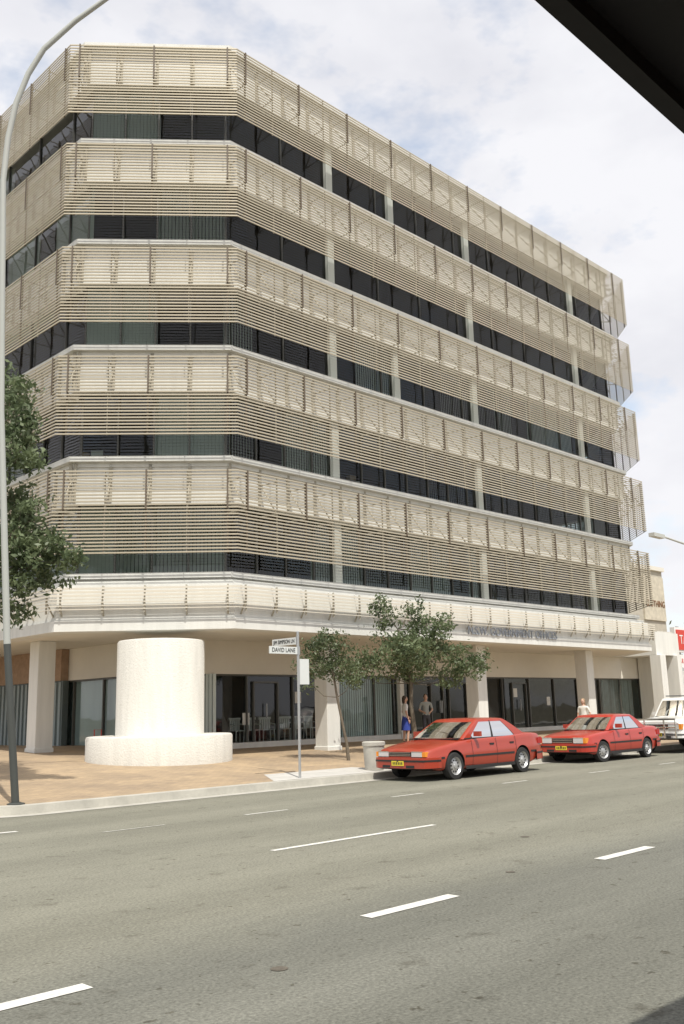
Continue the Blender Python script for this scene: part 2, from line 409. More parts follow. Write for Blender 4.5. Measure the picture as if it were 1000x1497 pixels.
for ei in (0,1,2,3,5):
    a,c,d,n,ln=edges[ei]
    t=starts[ei] if ei!=5 else ln-.31-1.2*int((ln-.6)/1.2)
    q=0
    while t+q*1.2<ln:
        cpt=a+d*(t+q*1.2)
        b2.obox(cpt+n*.106,d,n,.022,.025,4.62,5.4,0)
        w0=cpt+n*.34
        b2.tube([(cpt.x+n.x*.1,cpt.y+n.y*.1,4.98),(w0.x,w0.y,4.55)],.025,6)
        b2.tube([(cpt.x+n.x*.1,cpt.y+n.y*.1,5.3),(w0.x,w0.y,5.4)],.02,6)
        q+=1
SLATW=mat('louvre_aluminium_pale',(.68,.63,.53),.5)
b.build('podium_louvres',[SLATW],ob); b2.build('podium_brackets',[POSTL],ob)
LET=mat('sign_letters',(.30,.33,.38),.5)
text('sign_letters','N.S.W. GOVERNMENT OFFICES',.44,(31.0,21.50,4.50),(math.pi/2,0,0),LET,ob,.02,width=6.0)
poly2=[(12.81,24.81),(16.91,21.27),(52.4,21.27),(52.4,45),(12.81,45)]
Q=lambda d:inset(poly2,d)
b=MB(); b.ring(Q(4.1),Q(4.5),3.0,4.113,0); b.ring(Q(4.12),Q(4.4),0.0,.72,1)
b.box((46.0,23.2,4.12),(48.6,40,5.3),1); b.box((47.9,23.0,.3),(48.35,25.3,4.11),1)
b.box((16.6,31.0,3.0),(16.9,44,4.11),2); b.box((16.7,31.0,.5),(16.92,44,2.998),3)
for j in range(40): b.box((16.66,31.1+j*.32,.72),(16.698,31.24+j*.32,2.95),4)
b.build('ground_floor_walls',[WHITE2,WHITE,mat('tan_brick_panel',(.42,.29,.20),.9,var=.3,scale=5),mat('grey_green_panel',(.12,.15,.15),.5),mat('curtain_fold',(.3,.36,.37),.8)],ob)
b=MB(); q=Q(4.25)
for i in range(5):
    a0,a1=q[i],q[(i+1)%5]; b.quad([(a0[0],a0[1],.7),(a1[0],a1[1],.7),(a1[0],a1[1],3.0),(a0[0],a0[1],3.0)])
b.build('shopfront_glass',[GGLASS],ob)
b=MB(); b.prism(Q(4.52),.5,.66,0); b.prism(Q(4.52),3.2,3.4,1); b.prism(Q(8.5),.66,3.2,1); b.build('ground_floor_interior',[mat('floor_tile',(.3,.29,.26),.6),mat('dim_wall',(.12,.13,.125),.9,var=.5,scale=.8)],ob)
fr=MB(); bb=MB()
for ei in (0,1,4):
    n5=len(q); ia=Vector(q[ei]); ic=Vector(q[(ei+1)%n5]); d=(ic-ia).normalized(); n=Vector((-d.y,d.x)); l2=(ic-ia).length
    nb=max(1,round(l2/2.1)); bw=l2/nb
    for j in range(nb+1):
        cpt=ia+d*(j*bw); fr.obox(cpt-n*.03,d,n,.03,.05,.72,3.0,0)
    fr.obox((ia+ic)/2-n*.03,d,n,l2/2,.045,2.94,2.998,0)
    def blindrun(t0,t1,ang=.5):
        x=t0
        while x<t1:
            a2=ang+random.uniform(-.12,.12)
            cpt=ia+d*x+n*.2; dd=(d*math.cos(a2)+n*math.sin(a2))*.06
            bb.quad([(cpt.x-dd.x,cpt.y-dd.y,.72),(cpt.x+dd.x,cpt.y+dd.y,.72),(cpt.x+dd.x,cpt.y+dd.y,3.0),(cpt.x-dd.x,cpt.y-dd.y,3.0)])
            x+=.12
    if ei==0: blindrun(.1,2.6); blindrun(l2-1.7,l2-.2,.3)
    if ei==4: blindrun(l2-5,l2-.2)
    if ei==1:
        blindrun(25.2-ia.x,28.2-ia.x,.2); blindrun(44.6-ia.x,47.8-ia.x,.3)
        fr.obox(ia+d*(28.5-ia.x)-n*.06,d,n,.12,.1,.6,3.0,1)
        for t in (20.9,22.0,29.2,30.4,31.6,32.8,36.2,37.3):
            fr.obox(ia+d*(t-ia.x)-n*.04,d,n,.03,.05,.72,2.75,0)
        for (ta,tb) in ((20.9,22.0),(29.2,32.8),(36.2,37.3)):
            fr.obox(ia+d*((ta+tb)/2-ia.x)-n*.04,d,n,(tb-ta)/2,.045,2.7,2.76,0)
        for t in (21.45,30.95,31.05,36.75):
            fr.obox(ia+d*(t-ia.x)-n*.1,d,n,.015,.02,1.5,2.0,2)
        for t,zz in ((20.6,1.3),(23.0,2.0),(34.2,1.9),(36.5,2.1),(39.2,1.7)):
            fr.obox(ia+d*(t-ia.x)-n*.012,d,n,.15,.004,zz,zz+.4,3)
FRAME=mat('bronze_frame',(.09,.09,.08),.4)
fr.build('shopfront_frames',[FRAME,WHITE,STEEL,mat('notice_paper',(.7,.7,.66),.8)],ob); bb.build('shopfront_blinds',[mat('pale_blind',(.68,.76,.74),.8)],ob)
cm=MB()
for (p,s) in ((22.06,23.0),(30.3,23.0),(38.5,23.0),(14.5,28.3),(14.5,36.5),(46.3,23.3)):
    cm.box((p-.3,s-.3,gz(s)-.1),(p+.3,s+.3,4.112)); cm.box((p-.33,s-.33,gz(s)-.1),(p+.33,s+.33,gz(s)+.12))
co=cm.build('columns',[WHITE],ob)
bv=co.modifiers.new('bevel','BEVEL'); bv.width=.02; bv.segments=2
b=MB(); prof=[(2.07,-.2),(2.07,.69),(2.04,.73),(1.99,.74),(1.27,.74),(1.255,.76),(1.255,3.36),(1.22,3.41),(1.15,3.42),(1.15,3.2),(.001,3.2)]
b.lathe((15.63,23.27,.4),prof,72); b.build('concrete_drum_planter',[DRUM],smooth=True,angle=40)
CH=mat('white_plastic',(.85,.85,.83),.4)
for i,(p,s) in enumerate(((20.6,25.95),(21.25,26.0),(21.9,25.95),(22.9,26.0),(23.5,26.05),(24.1,26.0))):
    e=empty('plastic_chair',(p,s,.66),rz=math.radians(random.uniform(-20,20)))
    b=MB()
    for sx in (-.2,.2):
        for sy in (-.2,.2): b.tube([(sx*1.1,sy*1.1,0),(sx,sy,.44)],[.018,.024],6)
        b.tube([(sx*1.15,-.2,.44),(sx*1.15,-.18,.64),(sx*1.1,.2,.66)],.02,6)
    b.box((-.23,-.22,.43),(.23,.22,.46))
    for j in range(5): b.box((-.2+j*.085,.2+.0,.46),(-.14+j*.085,.235,.84))
    b.box((-.23,.2,.8),(.23,.24,.88))
    b.build('chair_shell',[CH],e)
b=MB(); b.tube([(15.1,26.0,gz(26)),(15.1,26.0,gz(26)+.75),(15.25,25.85,gz(26)+.75),(15.25,25.85,gz(26))],.016,8); b.tube([(15.1,26.0,gz(26)+.4),(15.25,25.85,gz(26)+.4)],.012,8)
b.build('handrail',[mat('red_enamel',(.5,.05,.03),.5)])
# ------------------------------------------------------------ neighbours (right)
nb=empty('rendered_building'); b=MB()
b.box((48.8,24.6,.3),(50.4,40,5.35),0); b.box((48.7,24.4,5.35),(50.5,40,5.55),0); b.box((49.0,24.55,.5),(50.1,24.59,3.2),1)
b.quad([(48.75,24.55,3.9),(50.45,24.55,3.9),(50.45,23.6,3.35),(48.75,23.6,3.35)],2)
b.build('walls',[mat('white_render',(.72,.70,.64),.85,var=.15,streak=True),DARK,mat('awning_grey',(.25,.25,.24),.7)],nb)
nb=empty('two_storey_building'); b=MB()
b.box((47,27,.5),(55.2,42,9.7),0); b.box((46.9,26.85,9.7),(55.3,42,9.95),1); b.box((52.4,26.9,6.6),(55.1,26.99,9.3),2); b.box((52.4,26.93,4),(53.6,26.98,5.6),3)
b.build('walls',[mat('pale_brick',(.52,.48,.40),.9,var=.25),WHITE2,mat('faded_sign',(.66,.60,.48),.7,var=.3),DARK],nb)
text('wall_sign_letters','CLOTHING',.55,(53.8,26.88,7.6),(math.pi/2,0,0),mat('brown_letter',(.2,.1,.05),.7),nb,.01,width=2.4)
nb=empty('shop_row')
b=MB()
cols=[0,1,0,2,1,0,2,1]
x=60
for i in range(14):
    wd=6+random.random()*4; h=3.0+random.random()*1.4
    b.box((x,31+.0,.5),(x+wd,42,h+.5),cols[i%8]); b.box((x,29.2,3.0),(x+wd,31,3.2),3); b.box((x+.5,30.96,.8),(x+wd-.5,30.99,2.9),4); b.box((x,29.15,3.0),(x+wd,29.2,3.5),(i*2)%3)
    x+=wd
b.build('walls',[WHITE2,mat('terracotta_render',(.45,.22,.14),.9),WHITE,mat('awning_dark',(.08,.08,.08),.8),DARK],nb)
rs=empty('roadside_shop_sign')
b=MB(); b.tube([(57.0,27.2,.7),(57.0,27.2,6.4)],.1,10,0); b.box((56.1,26.95,4.75),(58.5,27.25,6.3),1); b.box((56.25,26.9,4.9),(58.35,26.949,6.15),2); b.box((55.9,27.0,3.8),(58.5,27.2,4.6),3)
b.build('sign_panel',[STEEL,mat('sign_white',(.8,.8,.78),.5),mat('sign_red2',(.6,.05,.03),.5),mat('sign_white2',(.78,.78,.75),.5)],rs)
text('sign_text','TAB',.8,(57.3,26.89,5.52),(math.pi/2,0,0),bpy.data.materials['sign_white'],rs,.005)
text('sign_text_lower','CAR PARK',.42,(57.2,26.99,4.2),(math.pi/2,0,0),bpy.data.materials['sign_red2'],rs,.005)
# ------------------------------------------------------------ trees
def leafmat(name,c1,c2):
    m=bpy.data.materials.new(name); m.use_nodes=True; nt=m.node_tree; b=nt.nodes['Principled BSDF']
    g=nt.nodes.new('ShaderNodeTexCoord'); n=nt.nodes.new('ShaderNodeTexNoise'); n.inputs['Scale'].default_value=2.2; n.inputs['Detail'].default_value=6
    nt.links.new(g.outputs['Object'],n.inputs['Vector'])
    r=nt.nodes.new('ShaderNodeValToRGB'); r.color_ramp.elements[0].position=.35; r.color_ramp.elements[1].position=.68
    r.color_ramp.elements[0].color=(*c1,1); r.color_ramp.elements[1].color=(*c2,1)
    nt.links.new(n.outputs['Fac'],r.inputs[0]); nt.links.new(r.outputs[0],b.inputs['Base Color']); b.inputs['Roughness'].default_value=.5
    t=nt.nodes.new('ShaderNodeBsdfTranslucent'); nt.links.new(r.outputs[0],t.inputs['Color'])
    mx=nt.nodes.new('ShaderNodeMixShader'); mx.inputs[0].default_value=.35
    o=nt.nodes['Material Output']; nt.links.new(b.outputs[0],mx.inputs[1]); nt.links.new(t.outputs[0],mx.inputs[2]); nt.links.new(mx.outputs[0],o.inputs[0])
    return m
LEAF=leafmat('leaves',(.085,.12,.055),(.20,.245,.125)); LEAF2=leafmat('leaves_dark',(.075,.105,.05),(.18,.22,.11))
BARK=mat('bark',(.18,.15,.11),.9,var=.4,scale=12,bump=.6)
def tree(name,base,trunk,tr,clumps,n_per,ls,lm,seed):
    rg=np.random.default_rng(seed); e=empty(name,base)
    b=MB(); b.tube(trunk,tr,9)
    tops=[Vector(t) for t in trunk]
    for (x,y,z,r,rz) in clumps:
        c=Vector((x,y,z))
        cand=[t for t in tops[len(tops)//2:]]
        a=min(cand,key=lambda t:(t-c).length+(2 if t.z>c.z else 0))
        mid=(a+c)/2+Vector(rg.normal(0,.08,3)); mid.z-=.08*(c-a).length
        l0=max(.014,tr[-1]*.7)
        b.tube([a,mid,c+Vector((0,0,rz*.2))],[l0,l0*.6,l0*.25],6)
        for q in range(4):
            dd=Vector(rg.normal(0,1,3)).normalized(); tip=c+Vector((dd.x*r,dd.y*r,dd.z*rz))*.85
            b.tube([mid.lerp(c,.6),tip],[l0*.35,l0*.1],5)
    b.build('trunk_and_limbs',[BARK],e,smooth=True,angle=60)
    V=[];F=[]
    for (x,y,z,r,rz) in clumps:
        n=int(n_per*(r*r))
        nt_=max(8,int(n/26)); 
        dirs=rg.normal(0,1,(nt_,3)); dirs/=np.linalg.norm(dirs,axis=1)[:,None]
        rad=rg.uniform(.15,1.12,nt_)**.7
        tw=dirs*rad[:,None]*np.array([r,r,rz])+np.array([x,y,z])
        for t in tw:
            for q in range(26):
                c=t+rg.normal(0,1,3)*np.array([.13,.13,.10])*(.6+.45*r)
                s_=ls*rg.uniform(.6,1.25)
                u=rg.normal(0,1,3); u/=np.linalg.norm(u); v=rg.normal(0,1,3)+np.array([0,0,.3]); v-=u*v.dot(u); v/=np.linalg.norm(v)
                i=len(V)
                V+= [tuple(c-u*s_),tuple(c-v*s_*.42),tuple(c+u*s_),tuple(c+v*s_*.42)]; F.append((i,i+1,i+2,i+3))
    me=bpy.data.meshes.new('leaves'); me.from_pydata(V,[],F); me.materials.append(lm)
    o=bpy.data.objects.new('leaves',me); scene.collection.objects.link(o); o.parent=e
    return e
tree('street_tree',(19.5,19.5,gz(19.5)-.02),[(0,0,0),(-.02,.04,.5),(-.1,.12,1.1),(-.2,.2,1.8),(-.26,.28,2.5),(-.3,.32,3.1)],[.055,.045,.04,.036,.028,.018],
     [(-.35,.35,3.0,.5,.4),(-.75,.7,2.75,.42,.38),(-.1,.15,3.35,.42,.4),(-.5,.5,3.55,.38,.32),(.05,.0,2.7,.4,.35),(-.7,.6,3.2,.35,.3),(.12,-.1,2.25,.3,.25),(-.9,.8,2.3,.28,.3),(-.35,.3,2.55,.4,.3)],2300,.058,LEAF2,1)
tree('street_tree',(22.4,19.5,gz(19.5)-.02),[(0,0,0),(.03,0,.8),(-.03,.05,1.5),(.02,.05,2.2),(-.1,.1,3.0),(-.3,.25,3.9)],[.08,.07,.062,.055,.04,.02],
     [(-.2,.2,3.4,.85,.65),(-.95,.9,2.9,.7,.5),(.7,-.7,3.2,.75,.55),(1.25,-1.2,2.65,.6,.45),(-.55,.5,4.3,.5,.5),(-.75,.65,4.75,.26,.3),(.35,-.3,4.0,.6,.5),(.75,-.7,4.05,.4,.35),(0,0,2.6,.7,.4),(-1.35,1.25,2.55,.45,.35),(.9,-.9,2.4,.5,.3),(1.0,.6,3.1,.7,.5),(-.9,-.6,3.2,.7,.5),(.1,-.1,4.5,.3,.35),(1.5,-1.4,3.0,.35,.3)],1900,.068,LEAF,2)
def XY(X,Y): return ((X+Y)/R2,(Y-X)/R2)
bp=XY(-7.95,20.0)
cl=[]
for (X,Y,z,r,rz) in ((-7.45,20.2,9.0,.5,.45),(-7.2,20,8.3,.5,.4),(-7.15,20,7.8,.6,.45),(-6.9,19.6,7.35,.5,.35),(-7.9,19.6,7.1,.7,.6),(-6.9,19.8,5.35,.65,.45),(-6.4,19.6,5.15,.5,.35),(-7.2,20.3,5.9,.7,.5),(-7.0,20,4.6,.6,.45),(-7.1,20.1,4.0,.4,.35),(-7.2,20.4,6.6,.45,.35),(-8.9,20,7.8,1,.9),(-9.2,20.3,6,1.2,.9),(-8.3,21,9.2,.9,.6),(-8.7,19.3,5,.9,.7),(-6.7,19.7,6.1,.35,.3),(-5.85,19.7,5.0,.28,.2),(-6.5,20.2,4.7,.45,.3),(-6.2,19.8,5.4,.35,.25)):
    q=XY(X,Y); cl.append((q[0]-bp[0],q[1]-bp[1],z-gz(19.7),r,rz))
tree('street_tree',(bp[0],bp[1],gz(19.7)-.02),[(0,0,0),(.03,0,1.5),(0,.05,3),(.05,0,4.5),(0,.1,6.2),(0,.1,8)],[.14,.12,.11,.09,.06,.03],cl,1900,.078,LEAF,3)
V=[];F=[]; rg=np.random.default_rng(9)
for i in range(60):
    c=np.array([rg.uniform(90,230),rg.uniform(46,90),rg.uniform(2,7)])
    for q in range(160):
        p=c+rg.normal(0,1,3)*np.array([2.6,2.6,1.5]); u=rg.normal(0,1,3); u/=np.linalg.norm(u); v=rg.normal(0,1,3); v-=u*v.dot(u); v/=np.linalg.norm(v); s_=.5
        k=len(V); V+=[tuple(p-u*s_),tuple(p-v*s_*.6),tuple(p+u*s_),tuple(p+v*s_*.6)]; F.append((k,k+1,k+2,k+3))
me=bpy.data.meshes.new('distant_trees'); me.from_pydata(V,[],F); me.materials.append(LEAF2); o=bpy.data.objects.new('distant_trees',me); scene.collection.objects.link(o)
# ------------------------------------------------------------ street furniture
sl=empty('street_lamp')
b=MB(); pts=[(8.16,16.72,.1),(7.90,16.83,3.05),(7.62,16.99,7.6),(7.47,17.14,12.6),(7.51,17.10,13.6),(7.60,17.01,14.4),(7.76,16.85,15.1),(7.98,16.63,15.7),(8.44,16.17,16.37),(8.94,15.67,16.95),(9.5,15.1,17.3)]
b.tube(pts[:2],[.07,.065],12,1,cap=False); b.tube(pts[1:],[.065,.06,.06,.06,.06,.06,.058,.055,.05,.045],12,0)
b.box((9.4,14.5,17.22),(9.75,15.2,17.38),0); b.lathe((8.16,16.72,.15),[(.16,0),(.16,.03),(.09,.05)],16,1)
b.build('pole_and_arm',[mat('pole_grey',(.42,.43,.4),.5),DSTEEL],sl,smooth=True)
sl=empty('street_lamp')
b=MB(); b.tube([(39.0,16.9,.15),(39.0,16.9,6.6),(38.8,16.9,7.3),(38.3,16.95,7.8),(37.2,17.0,8.1),(35.3,17.1,8.25)],[.09,.07,.06,.05,.045,.04],10); b.box((34.5,17.0,8.15),(35.4,17.25,8.3))
b.build('pole_and_arm',[mat('pole_pale',(.5,.5,.46),.5)],sl,smooth=True)
sn=empty('street_name_sign',(15.13,16.75,gz(16.75)))
b=MB(); b.tube([(0,0,0),(0,0,3.38)],.032,12,0); b.lathe((0,0,3.38),[(.036,0),(.03,.03),(.001,.04)],12,0)
b.box((-.02,.05,3.1),(.012,.92,3.27),1); b.box((-.9,-.02,2.86),(-.04,.012,3.03),1); b.box((.04,-.012,2.15),(.34,.006,2.75),1)
b.box((-.022,.03,3.08),(.016,.05,3.29),0); b.box((-.04,-.03,2.85),(.04,.03,3.04),0)
SW=mat('sign_plate',(.68,.7,.68),.4); BK=mat('black_letters',(.02,.02,.02),.5)
b.build('post_and_blades',[STEEL,SW],sn)
text('blade_text','JIM SIMPSON LN',.13,(-.025,.48,3.185),(math.pi/2,0,-math.pi/2),BK,sn,.002,width=.78)
text('blade_text','DAVID LANE',.14,(-.47,-.025,2.945),(math.pi/2,0,0),BK,sn,.002,width=.72)
b=MB(); b.lathe((17.9,16.98,gz(17)-.01),[(.22,0),(.24,.02),(.275,.6),(.3,.62),(.3,.7),(.27,.72),(.24,.70),(.24,.3),(.001,.3)],28); b.build('litter_bin',[CONC],smooth=True,angle=40)
# ------------------------------------------------------------ cars
def car_paint(name,c):
    m,nt,b=new_mat(name); b.inputs['Base Color'].default_value=(*c,1); b.inputs['Roughness'].default_value=.32; b.inputs['Coat Weight'].default_value=.5; b.inputs['Coat Roughness'].default_value=.04
    tc=nt.nodes.new('ShaderNodeTexCoord'); n=nt.nodes.new('ShaderNodeTexNoise'); n.inputs['Scale'].default_value=3; n.inputs['Detail'].default_value=6
    nt.links.new(tc.outputs['Object'],n.inputs['Vector']); mr=nt.nodes.new('ShaderNodeMapRange'); mr.inputs[3].default_value=.25; mr.inputs[4].default_value=.45
    nt.links.new(n.outputs['Fac'],mr.inputs[0]); nt.links.new(mr.outputs[0],b.inputs['Roughness'])
    return m
BLK=mat('black_trim',(.02,.02,.02),.6); TYRE=mat('tyre',(.025,.025,.025),.85); RIM=mat('wheel_alloy',(.5,.5,.5),.35,metal=.6)
LAMP=mat('headlamp_glass',(.6,.62,.62),.08,spec=1.0); ORG=mat('indicator_lens',(.8,.28,.03),.2); TAIL=mat('tail_lens',(.4,.02,.02),.2)
CHR=mat('chrome',(.7,.7,.7),.12,metal=1); PLATE=mat('number_plate',(.8,.65,.05),.5)
DASH=mat('dash_vinyl',(.04,.037,.035),.8)
CGL=glass_mat('car_window_glass',(.6,.66,.62),1.5)
def car(name,loc,paint,Ln,W,top,bot,plan,gh,wheels,wr,suv=False,steer=0,rz=0):
    e=empty(name,loc,rz)
    mats=[paint,BLK]
    interp=lambda prof,x: float(np.interp(x,[p[0] for p in prof],[p[1] for p in prof]))
    xs=sorted(set([round(x,3) for x in list(np.linspace(0,Ln,49))+[p[0] for p in top]+[p[0] for p in plan]]))
    b=MB(); n=None
    def sm(prof,x):
        return (interp(prof,x-.06)+2*interp(prof,x)+interp(prof,x+.06))/4 if .06<x<Ln-.06 else interp(prof,x)
    for x in xs:
        zb=interp(bot,x); zt=sm(top,x); w_=sm(plan,x); h=zt-zb
        one=[(0,zb),(.6*w_,zb),(.88*w_,zb+.01),(.95*w_,zb+.05),(.975*w_,zb+.16*h),(.995*w_,zb+.36*h),(w_,zb+.52*h),(.992*w_,zb+.62*h),(.985*w_,zb+.64*h),(.965*w_,zb+.84*h),(.945*w_,zt-.05),(.915*w_,zt-.018),(.86*w_,zt),(.55*w_,zt+.018),(0,zt+.028)]
        ring=one+[(-y,z) for y,z in one[-2:0:-1]]
        n=len(ring); b.v+=[(x,y,z) for y,z in ring]
    for i in range(len(xs)-1):
        for j in range(n):
            j2=(j+1)%n; b.f.append((i*n+j,i*n+j2,(i+1)*n+j2,(i+1)*n+j)); b.m.append(1 if j in (0,1,n-1,n-2) else 0)
    b.f.append(tuple(range(n))[::-1]); b.m.append(0); b.f.append(tuple((len(xs)-1)*n+j for j in range(n))); b.m.append(0)
    body=b.build('body',mats,e)
    bm=bmesh.new(); bm.from_mesh(body.data); bmesh.ops.recalc_face_normals(bm,faces=bm.faces); bm.to_mesh(body.data); bm.free()
    c=MB()
    for wx in wheels:
        for sg in (-1,1):
            y0=sg*(W/2-.26); y1=sg*(W/2+.2); nn=28; R=wr+.05; i=len(c.v)
            for y in (y0,y1):
                for j in range(nn):
                    t=2*math.pi*j/nn; c.v.append((wx+R*math.cos(t),y,wr+.01+R*math.sin(t)))
            for j in range(nn):
                j2=(j+1)%nn; c.f.append((i+j,i+j2,i+nn+j2,i+nn+j)); c.m.append(1)
            c.f.append(tuple(i+j for j in range(nn))[::-1]); c.m.append(1); c.f.append(tuple(i+nn+j for j in range(nn))); c.m.append(1)
    cut=c.build('cut',mats,e)
    bm=bmesh.new(); bm.from_mesh(cut.data); bmesh.ops.recalc_face_normals(bm,faces=bm.faces); bm.to_mesh(cut.data); bm.free()
    md=body.modifiers.new('b','BOOLEAN'); md.operation='DIFFERENCE'; md.object=cut; md.solver='EXACT'
    bpy.context.view_layer.update(); dg=bpy.context.evaluated_depsgraph_get()
    nm=bpy.data.meshes.new_from_object(body.evaluated_get(dg)); body.modifiers.clear(); body.data=nm
    nm.shade_smooth(); nm.set_sharp_from_angle(angle=math.radians(38))
    bpy.data.objects.remove(cut)
    xA,xB,xC,xD,zr=gh['xA'],gh['xB'],gh['xC'],gh['xD'],gh['z']
    zb0=gh['belt']; wb=W/2*.90; wt=W/2*gh.get('wt',.70)
    us=gh['us']
    levels=[(0,0),(.06,.06),(.3,.32),(.6,.63),(.88,.90),(.96,.965),(1,1)]
    g=MB(); rings=[]
    for t,tz in levels:
        x0=xA+(xB-xA)*t; x1=xD+(xC-xD)*t; wy=wb+(wt-wb)*(t**1.15); z=zb0+(zr-zb0)*tz
        pts=[]
        bowf=.10; 
        for f in (0,.3,.6,.90,.98): pts.append((x0-bowf*(1-f*f)+.0+.03,f*wy*.985,z))
        for u,_ in us: pts.append((x0+.07+(x1-x0-.14)*u,wy*(1+.0),z))
        for f in (.97,.85,.6,.3,0): pts.append((x1+.07*(1-f*f)-.03,f*wy*.985,z))
        full=pts+[(p[0],-p[1],p[2]) for p in pts[-2:0:-1]]
        rings.append(full)
    n=len(rings[0]); npos=len(pts)
    kinds=[]
    for j in range(npos-1):
        if j<3: kinds.append(1)
        elif j<5: kinds.append(0)
        elif j<5+len(us)-1: kinds.append(us[j-5+1][1])
        elif j<5+len(us)+1: kinds.append(0)
        else: kinds.append(1)
    kk=kinds+kinds[::-1]
    for r in rings: g.v+=r
    for i in range(len(rings)-1):
        for j in range(n):
            j2=(j+1)%n; mk=kk[j] if 1<=i<=4 else 0
            if i==4 and kk[j]==1: mk=0
            g.f.append((i*n+j,i*n+j2,(i+1)*n+j2,(i+1)*n+j)); g.m.append(mk)
    last=len(rings)-1; cx=(xB+xC)/2; base=last*n
    for sc,dz in ((.96,.018),(.8,.035),(.45,.05),(.02,.055)):
        off=len(g.v)
        for p in rings[last]: g.v.append((cx+(p[0]-cx)*sc,p[1]*sc,p[2]+dz))
        for j in range(n):
            j2=(j+1)%n; g.f.append((base+j,base+j2,off+j2,off+j)); g.m.append(0)
        base=off
    g.build('greenhouse',[paint,CGL,BLK],e,smooth=True,angle=30)
    s_=MB(); s_.box((xA+.02,-wb+.08,zb0+.030),(xD-.2,wb-.08,zb0+.034))
    for sx in (xB+.55,xB+1.45):
        for sy in (-.38,.38):
            s_.box((sx,sy-.23,zb0-.1),(sx+.14,sy+.23,zb0+.2)); s_.box((sx+.02,sy-.11,zb0+.2),(sx+.1,sy+.11,zb0+.36))
    s_.box((xA+.35,-wb+.12,zb0-.05),(xA+.7,wb-.12,zb0+.06))
    s_.tube([(xB+.12,.34+.17*math.cos(t),zb0+.09+.17*math.sin(t)) for t in [i*math.pi/6 for i in range(13)]],.013,5)
    s_.build('interior',[DASH],e)
    for wx in wheels:
        for sg in (-1,1):
            y=sg*(W/2-.11); wm=MB(); wd=.19*(1.15 if suv else 1)
            rr=wr
            prof=[(rr*.55,-wd/2),(rr*.95,-wd/2),(rr,-wd/2+.03),(rr,wd/2-.03),(rr*.95,wd/2),(rr*.66,wd/2+.005),(rr*.64,wd/2-.008),(rr*.60,wd/2-.02),(rr*.55,wd/2-.045),(rr*.2,wd/2-.02),(rr*.17,wd/2),(.001,wd/2+.004)]
            wm.lathe((0,0,0),[(r,z*1) for r,z in prof],32,[0,0,0,0,0,1,1,1,1,1,1],axis='y')
            for q in range(10):
                t=2*math.pi*q/10+.1; cxx,cz=rr*.42*math.cos(t),rr*.42*math.sin(t)
                wm.box((cxx-.018,wd/2-.04,cz-.018),(cxx+.018,wd/2-.024,cz+.018),2)
            wo=wm.build('wheel',[TYRE,RIM,BLK],e,smooth=True,angle=35); wo.location=(wx,y,rr)
            rzz=0 if sg>0 else math.pi
            if wx==wheels[0]: rzz+=steer
            wo.rotation_euler=(0,0,rzz)
    t=MB()
    fz=top[0][1]; pw=plan[0][1]
    def side_strip(x0,x1,z0,z1,m,off=.006):
        for sg in (-1,1):
            xx=np.linspace(x0,x1,12)
            for i in range(11):
                a0=interp(plan,xx[i])+off; a1=interp(plan,xx[i+1])+off
                t.quad([(xx[i],sg*a0,z0),(xx[i+1],sg*a1,z0),(xx[i+1],sg*a1,z1),(xx[i],sg*a0,z1)],m)
                t.quad([(xx[i],sg*a0,z1),(xx[i+1],sg*a1,z1),(xx[i+1],sg*(a1-.03),z1+.008),(xx[i],sg*(a0-.03),z1+.008)],m)
    f,r_=wheels; ga=wr+.07; sz=gh['strip']; sh=.045
    side_strip(.38,f-ga,sz,sz+sh,1); side_strip(f+ga,r_-ga,sz,sz+sh,1); side_strip(r_+ga,Ln-.3,sz,sz+sh,1)
    side_strip(f+ga,r_-ga,bot[1][1]+.0,bot[1][1]+.07,1,.0)
    def bumper(xf,xb,z0,z1,m,ext=.03):
        sgn=1 if xb>xf else -1
        pl=[]
        for x in np.linspace(xb,xf+sgn*.06,6): pl.append((x,interp(plan,min(max(x,0),Ln))+ext))
        pl.append((xf+sgn*.015,pw*.9)); pl.append((xf-sgn*.0,pw*.5)); pl.append((xf-sgn*.015,0))
        fullp=pl+[(x,-y) for x,y in pl[-2::-1]]
        for i in range(len(fullp)-1):
            a,c_=fullp[i],fullp[i+1]
            t.quad([(a[0],a[1],z0),(c_[0],c_[1],z0),(c_[0],c_[1],z1),(a[0],a[1],z1)],m)
            t.quad([(a[0],a[1],z1),(c_[0],c_[1],z1),(c_[0]+sgn*.1,c_[1]*.93,z1+.015),(a[0]+sgn*.1,a[1]*.93,z1+.015)],m)
            t.quad([(a[0],a[1],z0),(c_[0],c_[1],z0),(c_[0]+sgn*.1,c_[1]*.9,z0-.03),(a[0]+sgn*.1,a[1]*.9,z0-.03)],1)
    bz0,bz1=gh['bump']
    bumper(-.09,.42,bz0,bz1,0); bumper(-.098,.40,bz1-.09,bz1-.05,1,.038)
    bumper(Ln+.08,Ln-.45,bz0,bz1,0); bumper(Ln+.088,Ln-.43,bz1-.09,bz1-.05,1,.038)
    t.box((-.095,-.5,bz0+.01),(-.08,.5,bz0+.07),1)
    t.box((-.112,-.19,bz0+.06),(-.1,.19,bz0+.17),7)
    for q in range(6): t.box((-.115,-.155+q*.055,bz0+.085),(-.1125,-.125+q*.055,bz0+.145),1)
    lz0,lz1=gh['lamp']
